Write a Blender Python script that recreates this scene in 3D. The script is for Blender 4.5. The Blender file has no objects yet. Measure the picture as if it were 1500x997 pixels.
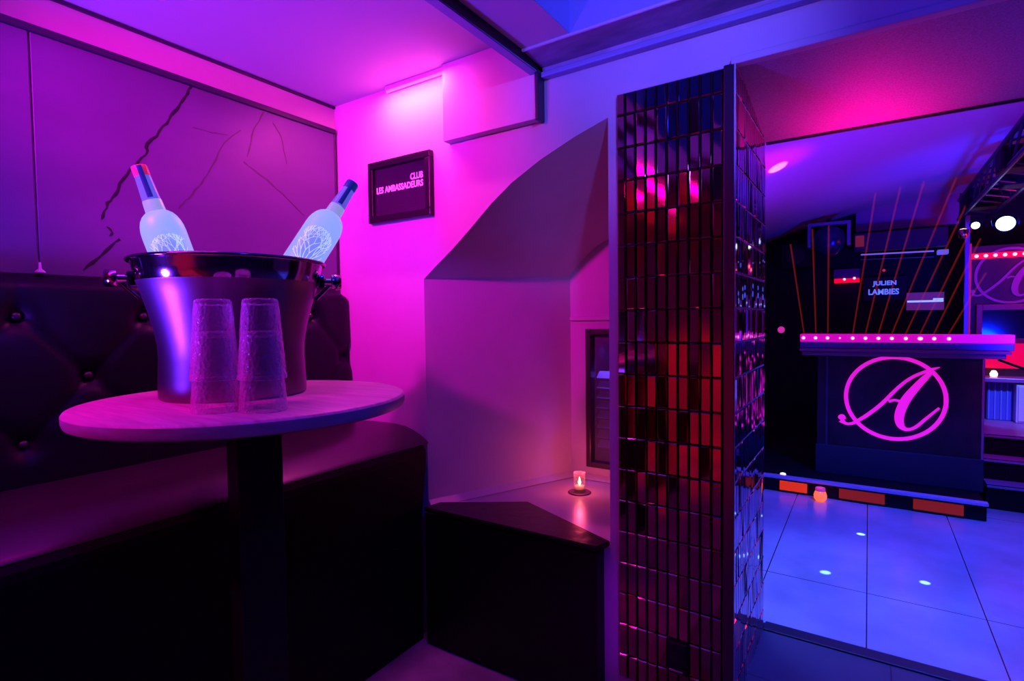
import bpy, bmesh, math, random
from math import sin, cos, pi, radians
from mathutils import Vector, Matrix
from mathutils.geometry import tessellate_polygon

random.seed(7)
S = bpy.context.scene
COL = S.collection

# ------------------------------------------------------------------ camera
YAW, PIT, ROL, FPX = radians(33.32), radians(-2.17), radians(-0.72), 795.0
EYE = Vector((0, 0, 1.25))
cF = Vector((-sin(YAW) * cos(PIT), cos(YAW) * cos(PIT), sin(PIT)))
_r = Vector((cos(YAW), sin(YAW), 0)); _u = _r.cross(cF)
cR = cos(ROL) * _r + sin(ROL) * _u
cU = -sin(ROL) * _r + cos(ROL) * _u

def at(u, v, ax, val):
    """surveyed photo point -> world point on the plane  axis[ax] = val"""
    d = cF + cR * ((u - 750) / FPX) - cU * ((v - 498.5) / FPX)
    return EYE + d * ((val - EYE[ax]) / d[ax])

cam = bpy.data.cameras.new('camera'); cam_o = bpy.data.objects.new('camera', cam); COL.objects.link(cam_o)
cam.sensor_width = 36; cam.lens = 36 * FPX / 1500; cam.clip_start = 0.02
M = Matrix((cR, cU, -cF)).transposed().to_4x4(); M.translation = EYE
cam_o.matrix_world = M
S.camera = cam_o
S.view_settings.view_transform = 'Standard'; S.view_settings.look = 'None'
S.view_settings.gamma = 1; S.view_settings.exposure = 0; S.view_settings.use_curve_mapping = False
w = bpy.data.worlds.new('World'); S.world = w; w.use_nodes = True
w.node_tree.nodes['Background'].inputs[0].default_value = (0.02, 0.0, 0.05, 1)
w.node_tree.nodes['Background'].inputs[1].default_value = 0.15

# ------------------------------------------------------------------ materials
def mat(name, col, rough=0.5, metal=0.0, emit=None, es=0.0, noise=None, bump=None, trans=0.0, ior=1.45, spec=0.5, alpha=1.0, coat=0.0):
    m = bpy.data.materials.new(name); m.use_nodes = True
    nt = m.node_tree; b = nt.nodes['Principled BSDF']
    b.inputs['Base Color'].default_value = (*col, 1)
    b.inputs['Roughness'].default_value = rough
    b.inputs['Metallic'].default_value = metal
    b.inputs['Transmission Weight'].default_value = trans
    b.inputs['IOR'].default_value = ior
    b.inputs['Specular IOR Level'].default_value = spec
    b.inputs['Alpha'].default_value = alpha
    b.inputs['Coat Weight'].default_value = coat
    if emit:
        b.inputs['Emission Color'].default_value = (*emit, 1); b.inputs['Emission Strength'].default_value = es
    tc = None
    if noise or bump:
        tc = nt.nodes.new('ShaderNodeTexCoord')
    if noise:  # (scale, amount, (sx,sy,sz))
        sc, am, st = noise
        mp = nt.nodes.new('ShaderNodeMapping'); mp.inputs['Scale'].default_value = st
        nt.links.new(tc.outputs['Object'], mp.inputs[0])
        n = nt.nodes.new('ShaderNodeTexNoise'); n.inputs['Scale'].default_value = sc; n.inputs['Detail'].default_value = 6
        nt.links.new(mp.outputs[0], n.inputs['Vector'])
        r = nt.nodes.new('ShaderNodeValToRGB')
        r.color_ramp.elements[0].position = 0.3; r.color_ramp.elements[1].position = 0.7
        r.color_ramp.elements[0].color = (*[c * (1 - am) for c in col], 1)
        r.color_ramp.elements[1].color = (*[min(1, c * (1 + am * .4)) for c in col], 1)
        nt.links.new(n.outputs['Fac'], r.inputs[0]); nt.links.new(r.outputs[0], b.inputs['Base Color'])
    if bump:   # (scale, strength, dist)
        n2 = nt.nodes.new('ShaderNodeTexNoise'); n2.inputs['Scale'].default_value = bump[0]; n2.inputs['Detail'].default_value = 4
        nt.links.new(tc.outputs['Object'], n2.inputs['Vector'])
        bp = nt.nodes.new('ShaderNodeBump'); bp.inputs['Strength'].default_value = bump[1]; bp.inputs['Distance'].default_value = bump[2]
        nt.links.new(n2.outputs['Fac'], bp.inputs['Height']); nt.links.new(bp.outputs[0], b.inputs['Normal'])
    return m

PLASTER = mat('white_plaster', (.52, .52, .52), .7, noise=(6, .06, (1, 1, 1)), bump=(9, .12, .01))
PLASTER_GLOSS = mat('painted_sill', (.5, .48, .5), .3, noise=(8, .08, (1, 1, 1)))
CEIL = mat('ceiling_paint', (.55, .55, .57), .75, bump=(4, .05, .01))
MARBLE = mat('wall_marble', (.13, .10, .21), .42, noise=(1.6, .25, (1, 1, 2.4)), spec=.4)
VEIN = mat('marble_crack', (.012, .01, .016), .6)
VEIN2 = mat('marble_faint_vein', (.075, .06, .08), .5)
DARKTRIM = mat('dark_trim', (.03, .03, .05), .4)
BLACKMETAL = mat('black_metal', (.005, .005, .008), .4, metal=0.0)
RAILBLUE = mat('strip_paint_rail_light', (.25, .3, .5), .45)
LEATHER = mat('black_leather', (.02, .011, .021), .36, bump=(160, .08, .002), spec=1.0)
LEATHERB = mat('shaded_buttoned_leather', (.005, .004, .012), .42, bump=(160, .12, .002), spec=.32)  # same black leather; the backrest's shade and blue light put into its colour
WOOD = mat('pale_laminate', (.62, .52, .5), .38, noise=(7, .28, (1.2, 14, 1)))
WOODEDGE = mat('laminate_edge', (.5, .42, .44), .4, noise=(9, .2, (2, 2, 10)))
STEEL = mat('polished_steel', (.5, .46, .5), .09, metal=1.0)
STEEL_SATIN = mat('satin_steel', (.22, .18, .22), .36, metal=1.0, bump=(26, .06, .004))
STEEL_DARK = mat('darker_steel', (.25, .23, .27), .12, metal=1.0)  # darker steel for the bucket rim
def clear(name, col, lo, hi, rough=.08, bmp=0.0):
    m = bpy.data.materials.new(name); m.use_nodes = True; nt = m.node_tree; b = nt.nodes['Principled BSDF']
    b.inputs['Base Color'].default_value = (*col, 1); b.inputs['Roughness'].default_value = rough; b.inputs['Specular IOR Level'].default_value = .8
    tcx = nt.nodes.new('ShaderNodeTexCoord'); vo = nt.nodes.new('ShaderNodeTexVoronoi'); vo.inputs['Scale'].default_value = 150; nt.links.new(tcx.outputs['Object'], vo.inputs['Vector'])
    bu = nt.nodes.new('ShaderNodeBump'); bu.inputs['Strength'].default_value = bmp; bu.inputs['Distance'].default_value = .003; nt.links.new(vo.outputs['Distance'], bu.inputs['Height']); nt.links.new(bu.outputs[0], b.inputs['Normal'])
    lw = nt.nodes.new('ShaderNodeLayerWeight'); lw.inputs[0].default_value = .45; nt.links.new(bu.outputs[0], lw.inputs['Normal'])
    mr = nt.nodes.new('ShaderNodeMapRange'); mr.inputs['To Min'].default_value = lo; mr.inputs['To Max'].default_value = hi
    nt.links.new(lw.outputs['Facing'], mr.inputs['Value']); nt.links.new(mr.outputs[0], b.inputs['Alpha'])
    return m
PLASTIC = clear('clear_plastic', (.85, .7, .85), .02, .7, .08, .7)
GLASS = clear('clear_glass', (.5, .5, .5), .02, .35)
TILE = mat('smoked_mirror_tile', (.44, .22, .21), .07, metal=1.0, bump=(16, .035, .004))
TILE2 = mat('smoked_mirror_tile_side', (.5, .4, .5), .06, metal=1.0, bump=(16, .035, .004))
GROUT = mat('dark_grout', (.012, .008, .01), .6)
CORNER = mat('corner_strip', (.16, .1, .14), .25, metal=.9)
BLACKPAINT = mat('gloss_black_paint', (.004, .003, .005), .4, bump=(14, .25, .006), spec=.3)
BLACKTOP = mat('gloss_black_top', (.018, .008, .012), .22, bump=(22, .3, .005))
MATTEBLACK = mat('matt_black', (.005, .005, .008), .7, spec=.3)
DARKROOM = mat('dark_room_paint', (.008, .006, .010), .6, spec=.3)
FLOORDARK = mat('worn_grey_floor', (.3, .27, .33), .55, noise=(5, .5, (1, 1, 1)))
PINKSIGN = mat('magenta_sign_paint', (.9, .08, .6), .5, emit=(1, .01, .62), es=.75)
SIGN2 = mat('violet_sign_paint', (.3, .04, .3), .5, emit=(.6, .02, .45), es=.10)
LEDRED = mat('red_led', (1, .3, .3), .4, emit=(1, .22, .3), es=3.5)
LEDPINK = mat('pink_led', (1, .4, .8), .4, emit=(1, .35, .72), es=2.6)
REDSTRIP = mat('red_lit_strip', (.8, .02, .05), .4, emit=(1, .0, .02), es=1.1)
PINKBAR = mat('magenta_lit_bar', (.8, .1, .6), .35, emit=(1, .0, .5), es=.55)
ALU = mat('aluminium', (.55, .5, .6), .35, metal=.8)
FROST = None

# ------------------------------------------------------------------ mesh helpers
def newbm(): return bmesh.new()

def obj(name, bm, m, parent=None, smooth=False, loc=None, rot=None):
    me = bpy.data.meshes.new(name)
    bmesh.ops.recalc_face_normals(bm, faces=bm.faces[:]) if bm.faces else None
    bm.to_mesh(me); bm.free()
    for mm in (m if isinstance(m, (list, tuple)) else [m]): me.materials.append(mm)
    if smooth:
        me.polygons.foreach_set('use_smooth', [True] * len(me.polygons))
    o = bpy.data.objects.new(name, me); COL.objects.link(o)
    if loc is not None: o.location = loc
    if rot is not None: o.rotation_euler = rot
    if parent is not None: o.parent = parent
    return o

def smooth_angle(o, ang=40):
    me = o.data
    me.polygons.foreach_set('use_smooth', [True] * len(me.polygons))
    bm = bmesh.new(); bm.from_mesh(me)
    for e in bm.edges:
        if len(e.link_faces) == 2 and e.calc_face_angle(0) > radians(ang): e.smooth = False
    bm.to_mesh(me); bm.free()
    return o

def box(bm, x0, x1, y0, y1, z0, z1, bev=0.0, seg=2, mi=0):
    vs = [bm.verts.new((x, y, z)) for z in (z0, z1) for y in (y0, y1) for x in (x0, x1)]
    q = [(0, 2, 3, 1), (4, 5, 7, 6), (0, 1, 5, 4), (2, 6, 7, 3), (0, 4, 6, 2), (1, 3, 7, 5)]
    fs = [bm.faces.new([vs[i] for i in f]) for f in q]
    for f in fs: f.material_index = mi
    if bev > 0:
        es = list({e for f in fs for e in f.edges})
        bmesh.ops.bevel(bm, geom=es, offset=bev, segments=seg, profile=.5, affect='EDGES')
    return vs

def cyl(bm, p0, p1, r0, r1=None, n=20, cap=True, mi=0):
    p0, p1 = Vector(p0), Vector(p1); r1 = r0 if r1 is None else r1
    d = (p1 - p0).normalized(); a = d.orthogonal().normalized(); b = d.cross(a)
    A = [bm.verts.new(p0 + (a * cos(2 * pi * i / n) + b * sin(2 * pi * i / n)) * r0) for i in range(n)]
    B = [bm.verts.new(p1 + (a * cos(2 * pi * i / n) + b * sin(2 * pi * i / n)) * r1) for i in range(n)]
    for i in range(n):
        f = bm.faces.new((A[i], A[(i + 1) % n], B[(i + 1) % n], B[i])); f.material_index = mi
    if cap:
        bm.faces.new(A[::-1]).material_index = mi; bm.faces.new(B).material_index = mi

def lathe(bm, prof, n=64, c=(0, 0, 0), close=False, mi=0):
    rings = []
    for r, z in prof:
        if r < 1e-6: rings.append([bm.verts.new((c[0], c[1], c[2] + z))])
        else: rings.append([bm.verts.new((c[0] + r * cos(2 * pi * i / n), c[1] + r * sin(2 * pi * i / n), c[2] + z)) for i in range(n)])
    pairs = list(zip(rings[:-1], rings[1:]))
    if close: pairs.append((rings[-1], rings[0]))
    for A, B in pairs:
        for i in range(n):
            j = (i + 1) % n
            if len(A) == 1 and len(B) == 1: continue
            if len(A) == 1: f = bm.faces.new((A[0], B[j], B[i]))
            elif len(B) == 1: f = bm.faces.new((A[i], A[j], B[0]))
            else: f = bm.faces.new((A[i], A[j], B[j], B[i]))
            f.material_index = mi

def torus(bm, c, axis, R, r, n=32, k=10):
    c = Vector(c); ax = Vector(axis).normalized(); a = ax.orthogonal().normalized(); b = ax.cross(a)
    g = []
    for i in range(n):
        t = 2 * pi * i / n; d = a * cos(t) + b * sin(t)
        g.append([bm.verts.new(c + d * (R + r * cos(2 * pi * j / k)) + ax * r * sin(2 * pi * j / k)) for j in range(k)])
    for i in range(n):
        for j in range(k):
            bm.faces.new((g[i][j], g[(i + 1) % n][j], g[(i + 1) % n][(j + 1) % k], g[i][(j + 1) % k]))

def quad(bm, *p, mi=0):
    f = bm.faces.new([bm.verts.new(q) for q in p]); f.material_index = mi; return f

def prism(bm, poly, z0, z1, mi=0):
    """vertical prism over a plan polygon"""
    A = [bm.verts.new((x, y, z0)) for x, y in poly]; B = [bm.verts.new((x, y, z1)) for x, y in poly]
    n = len(poly)
    for i in range(n): bm.faces.new((A[i], A[(i + 1) % n], B[(i + 1) % n], B[i])).material_index = mi
    bm.faces.new(A[::-1]).material_index = mi; bm.faces.new(B).material_index = mi

def holed(bm, outer, hole, f3d):
    polys = [[Vector((x, z, 0)) for x, z in outer], [Vector((x, z, 0)) for x, z in hole]]
    flat = [bm.verts.new(f3d(p.x, p.y)) for pl in polys for p in pl]
    for t in tessellate_polygon(polys):
        try: bm.faces.new([flat[i] for i in t])
        except ValueError: pass

def sweep(bm, profile, path):
    """profile (list of 3d offset funcs) not needed here"""

def ribbon3(bm, pts, thick, mapf, mi=0):
    """variable-width stroke in 2D -> thin solid; pts = (a, b, halfwidth); mapf(a,b,h)->Vector"""
    n = len(pts); L = []; Rr = []
    for i in range(n):
        a, b, hw = pts[i]
        p, q = pts[max(i - 1, 0)], pts[min(i + 1, n - 1)]
        dx, dy = q[0] - p[0], q[1] - p[1]; l = math.hypot(dx, dy) or 1
        nx, ny = -dy / l, dx / l
        L.append((a + nx * hw, b + ny * hw)); Rr.append((a - nx * hw, b - ny * hw))
    V = [[bm.verts.new(mapf(*p, h)) for p in s] for s in (L, Rr) for h in (0, thick)]
    L0, L1, R0, R1 = V
    for i in range(n - 1):
        for q in ((L1[i], L1[i + 1], R1[i + 1], R1[i]), (L0[i], R0[i], R0[i + 1], L0[i + 1]), (L0[i], L0[i + 1], L1[i + 1], L1[i]), (R0[i], R1[i], R1[i + 1], R0[i + 1])):
            bm.faces.new(q).material_index = mi
    for i in (0, n - 1): bm.faces.new((L0[i], L1[i], R1[i], R0[i])).material_index = mi

def smooth_pts(pts, k=4):
    """Catmull-Rom through the stroke points"""
    out = []; n = len(pts)
    for i in range(n - 1):
        p0, p1, p2, p3 = pts[max(i - 1, 0)], pts[i], pts[i + 1], pts[min(i + 2, n - 1)]
        for j in range(k):
            t = j / k
            out.append(tuple(.5 * ((2 * b) + (-a + c) * t + (2 * a - 5 * b + 4 * c - d) * t * t + (-a + 3 * b - 3 * c + d) * t ** 3)
                             for a, b, c, d in zip(p0, p1, p2, p3)))
    out.append(pts[-1]); return out

def text_mesh(name, s, width, height, depth, m, parent, loc, rot, bold=.02):
    cu = bpy.data.curves.new(name, 'FONT'); cu.body = s; cu.size = 1; cu.offset = bold; cu.extrude = .02
    cu.resolution_u = 3
    t = bpy.data.objects.new(name + '_tmp', cu); COL.objects.link(t)
    dg = bpy.context.evaluated_depsgraph_get()
    me = bpy.data.meshes.new_from_object(t.evaluated_get(dg))
    bpy.data.objects.remove(t); bpy.data.curves.remove(cu)
    xs = [v.co.x for v in me.vertices]; ys = [v.co.y for v in me.vertices]
    x0, x1, y0, y1 = min(xs), max(xs), min(ys), max(ys)
    for v in me.vertices:
        v.co = ((v.co.x - x0) / (x1 - x0) * width, (v.co.y - y0) / (y1 - y0) * height, v.co.z / .02 * depth * .5)
    me.materials.clear(); me.materials.append(m)
    me.name = name
    o = bpy.data.objects.new(name, me); COL.objects.link(o); o.location = loc; o.rotation_euler = rot
    if parent: o.parent = parent
    return o

def tag(o, label=None, cat=None, group=None, kind=None):
    if label: o['label'] = label
    if cat: o['category'] = cat
    if group: o['group'] = group
    if kind: o['kind'] = kind
    return o

def thing(name, label, cat, loc=(0, 0, 0), group=None):
    o = bpy.data.objects.new(name, None); COL.objects.link(o); o.location = loc; o.empty_display_size = .05
    return tag(o, label, cat, group)

def struct(name, bm, m, label=None, smooth=False):
    o = obj(name, bm, m, smooth=smooth); o['kind'] = 'structure'
    if label: o['label'] = label
    return o

def dup(root, loc, label=None, group=None):
    r = root.copy(); COL.objects.link(r); r.location = loc
    if label: r['label'] = label
    if group: r['group'] = group
    for ch in list(root.children):
        c = ch.copy(); COL.objects.link(c); c.parent = r
        for g in ch.children:
            d = g.copy(); COL.objects.link(d); d.parent = c
    return r

# ------------------------------------------------------------------ key dimensions
XW = -1.956          # left wall
YA = 1.5875          # arch wall
ZC = 2.185           # lounge ceiling
ZL = 0.125           # landing and dance floor
YP = 1.57            # tiled face of the pillar
PX0, PX1 = -0.646, -0.306
YB = 2.095           # far side of the thick wall
ZSILL = 0.521

# ================================================================== SETTING
# floors
bm = newbm(); box(bm, XW, -.55, -2.6, YA, -.06, 0); struct('floor', bm, FLOORDARK)

def tile_floor_mat(name, col, rough, x0, dx, y0, dy, joint=.004, stagger=0):
    m = bpy.data.materials.new(name); m.use_nodes = True; nt = m.node_tree; b = nt.nodes['Principled BSDF']
    tc = nt.nodes.new('ShaderNodeTexCoord'); sp = nt.nodes.new('ShaderNodeSeparateXYZ'); nt.links.new(tc.outputs['Object'], sp.inputs[0])
    def line(out, o, d):
        a = nt.nodes.new('ShaderNodeMath'); a.operation = 'SUBTRACT'; a.inputs[1].default_value = o; nt.links.new(out, a.inputs[0])
        p = nt.nodes.new('ShaderNodeMath'); p.operation = 'PINGPONG'; p.inputs[1].default_value = d / 2; nt.links.new(a.outputs[0], p.inputs[0])
        l = nt.nodes.new('ShaderNodeMath'); l.operation = 'LESS_THAN'; l.inputs[1].default_value = joint / 2; nt.links.new(p.outputs[0], l.inputs[0])
        return l.outputs[0]
    lx = line(sp.outputs[0], x0, dx); ly = line(sp.outputs[1], y0, dy)
    mx = nt.nodes.new('ShaderNodeMath'); mx.operation = 'MAXIMUM'; nt.links.new(lx, mx.inputs[0]); nt.links.new(ly, mx.inputs[1])
    n = nt.nodes.new('ShaderNodeTexNoise'); n.inputs['Scale'].default_value = 3.2; n.inputs['Detail'].default_value = 7; nt.links.new(tc.outputs['Object'], n.inputs['Vector'])
    rp = nt.nodes.new('ShaderNodeValToRGB'); rp.color_ramp.elements[0].position = .35; rp.color_ramp.elements[1].position = .65
    rp.color_ramp.elements[0].color = (*[c * .72 for c in col], 1); rp.color_ramp.elements[1].color = (*col, 1)
    nt.links.new(n.outputs['Fac'], rp.inputs[0])
    mixn = nt.nodes.new('ShaderNodeMix'); mixn.data_type = 'RGBA'; mixn.inputs['B'].default_value = (.03, .03, .05, 1)
    nt.links.new(mx.outputs[0], mixn.inputs['Factor']); nt.links.new(rp.outputs[0], mixn.inputs['A'])
    nt.links.new(mixn.outputs['Result'], b.inputs['Base Color'])
    b.inputs['Roughness'].default_value = rough
    return m

DANCE = tile_floor_mat('dance_floor_tile', (.62, .62, .66), .22, 0.005, .37, 2.588, 1.32)
LAND = tile_floor_mat('landing_tile', (.11, .11, .14), .3, 0.07, .6, 1.2, .6)
bm = newbm(); box(bm, -.55, 3.2, -2.6, 2.10, -.06, ZL); struct('floor_landing', bm, LAND)
bm = newbm(); box(bm, -1.6, 3.2, 2.14, 5.6, -.06, ZL); struct('floor_dance', bm, DANCE)
bm = newbm(); box(bm, PX1, 3.2, 2.085, 2.145, -.05, ZL + .006, .003); struct('trim_1', bm, DARKTRIM, 'dark threshold strip at the edge of the dance floor')

# left wall with cornice band, marble cladding below
bm = newbm(); box(bm, XW - .1, XW, -2.6, YA + .1, -.06, ZC + .1); struct('wall_left', bm, PLASTER)

def panel_bm(y0, y1, z0, z1):
    b = newbm(); box(b, XW, XW + .012, y0, y1, z0, z1, .0015, 1); return b

def vein(bm, pts, hw, mi):
    P = [at(u, v, 0, XW + .0125) for u, v in pts]
    random.seed(len(pts) + int(pts[0][0])); pp = []
    for a, b in zip(P[:-1], P[1:]):
        for k in range(4):
            t = k / 4; q = a.lerp(b, t); j = hw * .75
            pp.append((q.y + random.uniform(-j, j), q.z + random.uniform(-j, j), hw * random.uniform(.5, 1.3)))
    pp.append((P[-1].y, P[-1].z, hw * .4))
    ribbon3(bm, pp, .0006, lambda a, b, h: Vector((XW + .0122 + h, a, b)), mi)

zt0, zt1 = .78, 2.062
bm = panel_bm(-1.45, .548, zt0, zt1); struct('wall_left_panel', bm, [MARBLE, VEIN, VEIN2])
bm = panel_bm(.553, 1.575, zt0, zt1)
vein(bm, [(281, 123), (272, 140), (255, 165), (240, 185), (216, 212), (214, 228), (190, 248), (172, 278), (158, 298), (149, 322)], .0042, 1)
vein(bm, [(157, 332), (166, 341), (160, 345)], .003, 1)
vein(bm, [(174, 350), (148, 374), (122, 396)], .0045, 1)
vein(bm, [(352, 190), (328, 210), (312, 242), (296, 268), (276, 290), (262, 306)], .0028, 2)
vein(bm, [(386, 164), (372, 190), (362, 230)], .0028, 2)
vein(bm, [(356, 236), (390, 262), (420, 290), (446, 316)], .0028, 2)
vein(bm, [(282, 186), (310, 194), (335, 198)], .0016, 2)
vein(bm, [(400, 180), (412, 200), (420, 240)], .0016, 2)
struct('wall_left_panel', bm, [MARBLE, VEIN, VEIN2])
bm = newbm(); box(bm, XW, XW + .022, -1.45, 1.578, 2.062, 2.082, .003); struct('trim_2', bm, DARKTRIM, 'thin dark rail above the cracked marble wall panels')
bm = newbm(); box(bm, XW, XW + .016, 1.572, 1.584, zt0, 2.07, .002); struct('trim_3', bm, DARKTRIM, 'dark corner strip at the end of the marble panels')
bm = newbm(); box(bm, XW, XW + .012, -1.45, YA - .002, ZC - .011, ZC - .001, .002); struct('trim_4', bm, DARKTRIM, 'dark strip where the left wall meets the ceiling')

# arch wall
arch = [(-1.451, 1.413), (-1.385, 1.462), (-1.311, 1.513), (-1.214, 1.589), (-1.125, 1.663), (-1.037, 1.724), (-.921, 1.783), (-.793, 1.834), (-.679, 1.87)]
niche = [(-1.448, ZSILL), (-.679, ZSILL)] + arch[::-1]
outer = [(XW - .05, -.06), (PX1, -.06), (PX1, 1.943), (3.2, 1.943), (3.2, 2.75), (XW - .05, 2.75)]
bm = newbm(); holed(bm, outer, niche, lambda x, z: (x, YA, z)); struct('wall_back', bm, PLASTER)
# niche: splayed jamb, sill, vault and rear wall
rear = [(-1.154, 1.446), (-1.125, 1.483), (-1.099, 1.511), (-1.062, 1.543), (-1.028, 1.570), (-.99, 1.59), (-.93, 1.615), (-.82, 1.64), (-.66, 1.65)]
YN = 2.25
bm = newbm()
quad(bm, (-1.448, YA, ZSILL), (-1.154, YN, ZSILL), (-1.154, YN, 1.446), (-1.451, YA, 1.413))
struct('wall_niche', bm, PLASTER)
bm = newbm()
F_ = [bm.verts.new((x, YA, z)) for x, z in arch]; R_ = [bm.verts.new((x, YN, z)) for x, z in rear]
for i in range(len(arch) - 1): bm.faces.new((F_[i], F_[i + 1], R_[i + 1], R_[i]))
struct('ceiling_niche', bm, PLASTER, smooth=True)
bm = newbm(); quad(bm, (-1.448, YA, ZSILL), (-.679, YA, ZSILL), (-.66, YN, ZSILL), (-1.154, YN, ZSILL)); struct('niche_sill', bm, PLASTER_GLOSS, 'painted sill inside the arched niche')
bm = newbm(); quad(bm, (-.679, YA, ZSILL), (-.679, YA, 1.87), (-.66, YN, 1.65), (-.66, YN, ZSILL)); struct('wall_niche_right', bm, PLASTER)
bm = newbm(); holed(bm, [(-1.154, ZSILL)] + [(-.66, ZSILL)] + rear[::-1], [(-1.072, .575), (-.72, .575), (-.72, 1.205), (-1.072, 1.205)], lambda x, z: (x, YN, z)); struct('wall_niche_rear', bm, PLASTER)
bm = newbm(); box(bm, -1.15, -.67, YN - .018, YN, 1.243, 1.262, .004); struct('trim_5', bm, PLASTER, 'plaster ledge above the niche window')
# little skirting fillet round the sill
bm = newbm()
for (a, b) in (((-1.448, YA), (-1.154, YN)), ((-1.154, YN), (-.66, YN))):
    d = Vector((b[0] - a[0], b[1] - a[1])).normalized(); n = Vector((d.y, -d.x)) * .03
    quad(bm, (*a, ZSILL + .022), (*b, ZSILL + .022), (b[0] + n.x, b[1] + n.y, ZSILL + .002), (a[0] + n.x, a[1] + n.y, ZSILL + .002))
struct('trim_6', bm, PLASTER, 'plaster fillet round the back of the niche sill')

# niche window
wn = thing('window_1', 'narrow dark window with louvre slats in the niche', 'window', (-.9, YN, .575)); wn['kind'] = 'structure'
L_ = lambda x, y, z: (x + .9, y - YN, z - .575)
def lbox(bm, x0, x1, y0, y1, z0, z1, o, bev=0.0):
    box(bm, x0 - o[0], x1 - o[0], y0 - o[1], y1 - o[1], z0 - o[2], z1 - o[2], bev)
O = (-.9, YN, .575)
bm = newbm()
lbox(bm, -1.075, -1.05, YN - .012, YN + .05, .575, 1.205, O, .004); lbox(bm, -.745, -.72, YN - .012, YN + .05, .575, 1.205, O, .004)
lbox(bm, -1.05, -.745, YN - .012, YN + .05, 1.18, 1.205, O, .004); lbox(bm, -1.05, -.745, YN - .012, YN + .05, .575, .6, O, .004)
obj('window_frame', bm, mat('dark_window_frame', (.05, .03, .045), .3), wn)
bm = newbm(); lbox(bm, -1.05, -.745, YN + .03, YN + .036, .6, 1.18, O); obj('pane', bm, mat('window_glass', (.3, .3, .5), .05, alpha=.25), wn)
SLAT = mat('blue_slat', (.45, .4, .6), .5)
for k in range(8):
    z = .655 + k * .046
    bm = newbm(); quad(bm, L_(-1.05, YN + .09, z + .03), L_(-.745, YN + .09, z + .03), L_(-.745, YN + .055, z), L_(-1.05, YN + .055, z))
    bmesh.ops.solidify(bm, geom=bm.faces[:], thickness=.005)
    obj('louvre_slat', bm, SLAT, wn)
bm = newbm(); lbox(bm, -1.12, -.68, YN + .14, YN + .16, .5, 1.3, O); obj('shutter_back', bm, MATTEBLACK, wn)

# thick wall between the rooms: pillar core, lintel
bm = newbm(); box(bm, PX0 - .033, PX1 - .002, YA + .002, YB - .004, -.06, 1.95); struct('wall_pillar', bm, PLASTER)
SOFFIT = mat('glitter_soffit', (.36, .32, .38), .55, bump=(240, .5, .003), noise=(260, .3, (1, 1, 1)))
bm = newbm(); quad(bm, (PX1 - .03, YA, 1.943), (3.2, YA, 1.943), (3.2, YB, 1.856), (PX1 - .03, YB, 1.856))
quad(bm, (PX1 - .4, YB, 1.856), (3.2, YB, 1.856), (3.2, YB, 2.75), (PX1 - .4, YB, 2.75))
struct('wall_lintel', bm, SOFFIT)
bm = newbm(); box(bm, PX1 - .01, 3.2, YA - .022, YA + .01, 1.926, 1.946, .003); struct('trim_7', bm, PLASTER, 'pale edge strip along the doorway soffit')
bm = newbm(); box(bm, PX1, 3.2, YB - .004, YB + .006, 1.848, 1.862, .002); struct('trim_8', bm, DARKTRIM, 'dark edge at the far side of the doorway soffit')

# ceilings of the lounge
bm = newbm(); box(bm, XW - .1, -.93, -2.6, YA, ZC, ZC + .06); struct('ceiling', bm, CEIL)
bm = newbm(); prism(bm, [(-.905, -2.6), (-.74, -2.6), (-.74, 1.45), (-.905, 1.45)], 2.083, ZC + .06); struct('ceiling_strip', bm, CEIL)
# recess with dark blue sides
RECESS = mat('recess_paint', (.26, .34, .6), .6)
bm = newbm()
quad(bm, (-.739, -2.6, 2.084), (-.739, 1.452, 2.084), (-.739, 1.452, 2.72), (-.739, -2.6, 2.72))
quad(bm, (-.739, 1.452, 2.083), (3.2, 1.452, 2.083), (3.2, 1.452, 2.72), (-.739, 1.452, 2.72))
quad(bm, (-.9, -2.6, 2.72), (3.2, -2.6, 2.72), (3.2, 1.5, 2.72), (-.9, 1.5, 2.72))
struct('ceiling_recess', bm, RECESS)
bm = newbm()
prof = [(YA, 2.05), (YA - .012, 2.052), (YA - .018, 2.07), (1.462, 2.076), (1.454, 2.082), (1.454, 2.2), (YA, 2.2)]
for x0, x1 in ((-.9, 3.2),):
    A = [bm.verts.new((x0, y, z)) for y, z in prof]; B = [bm.verts.new((x1, y, z)) for y, z in prof]
    for i in range(len(prof) - 1): bm.faces.new((A[i], A[i + 1], B[i + 1], B[i]))
    bm.faces.new(A); bm.faces.new(B)
struct('ceiling_beam', bm, mat('beam_paint', (.34, .3, .4), .5, noise=(5, .5, (1, 3, 3)), bump=(12, .5, .01)))
bm = newbm(); box(bm, -.9, 3.2, YA - .03, YA - .001, 2.036, 2.054, .004); struct('trim_9', bm, RAILBLUE, 'blue painted strip under the ceiling beam')
bm = newbm(); cyl(bm, (-.9, 1.448, 2.078), (3.2, 1.448, 2.078), .005, n=10); struct('trim_10', bm, PLASTER, 'thin pipe along the edge of the ceiling beam')
# rail that divides the ceilings
bm = newbm(); box(bm, -.932, -.902, -2.6, YA - .001, 2.056, ZC + .002, .002); box(bm, -.936, -.906, -2.6, YA - .001, 2.050, 2.057, .001, mi=1)  # blue light on the rail's underside put into a blue sliver
struct('trim_11', bm, [BLACKMETAL, RAILBLUE], 'black rail under the ceiling between pale panels')
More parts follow.
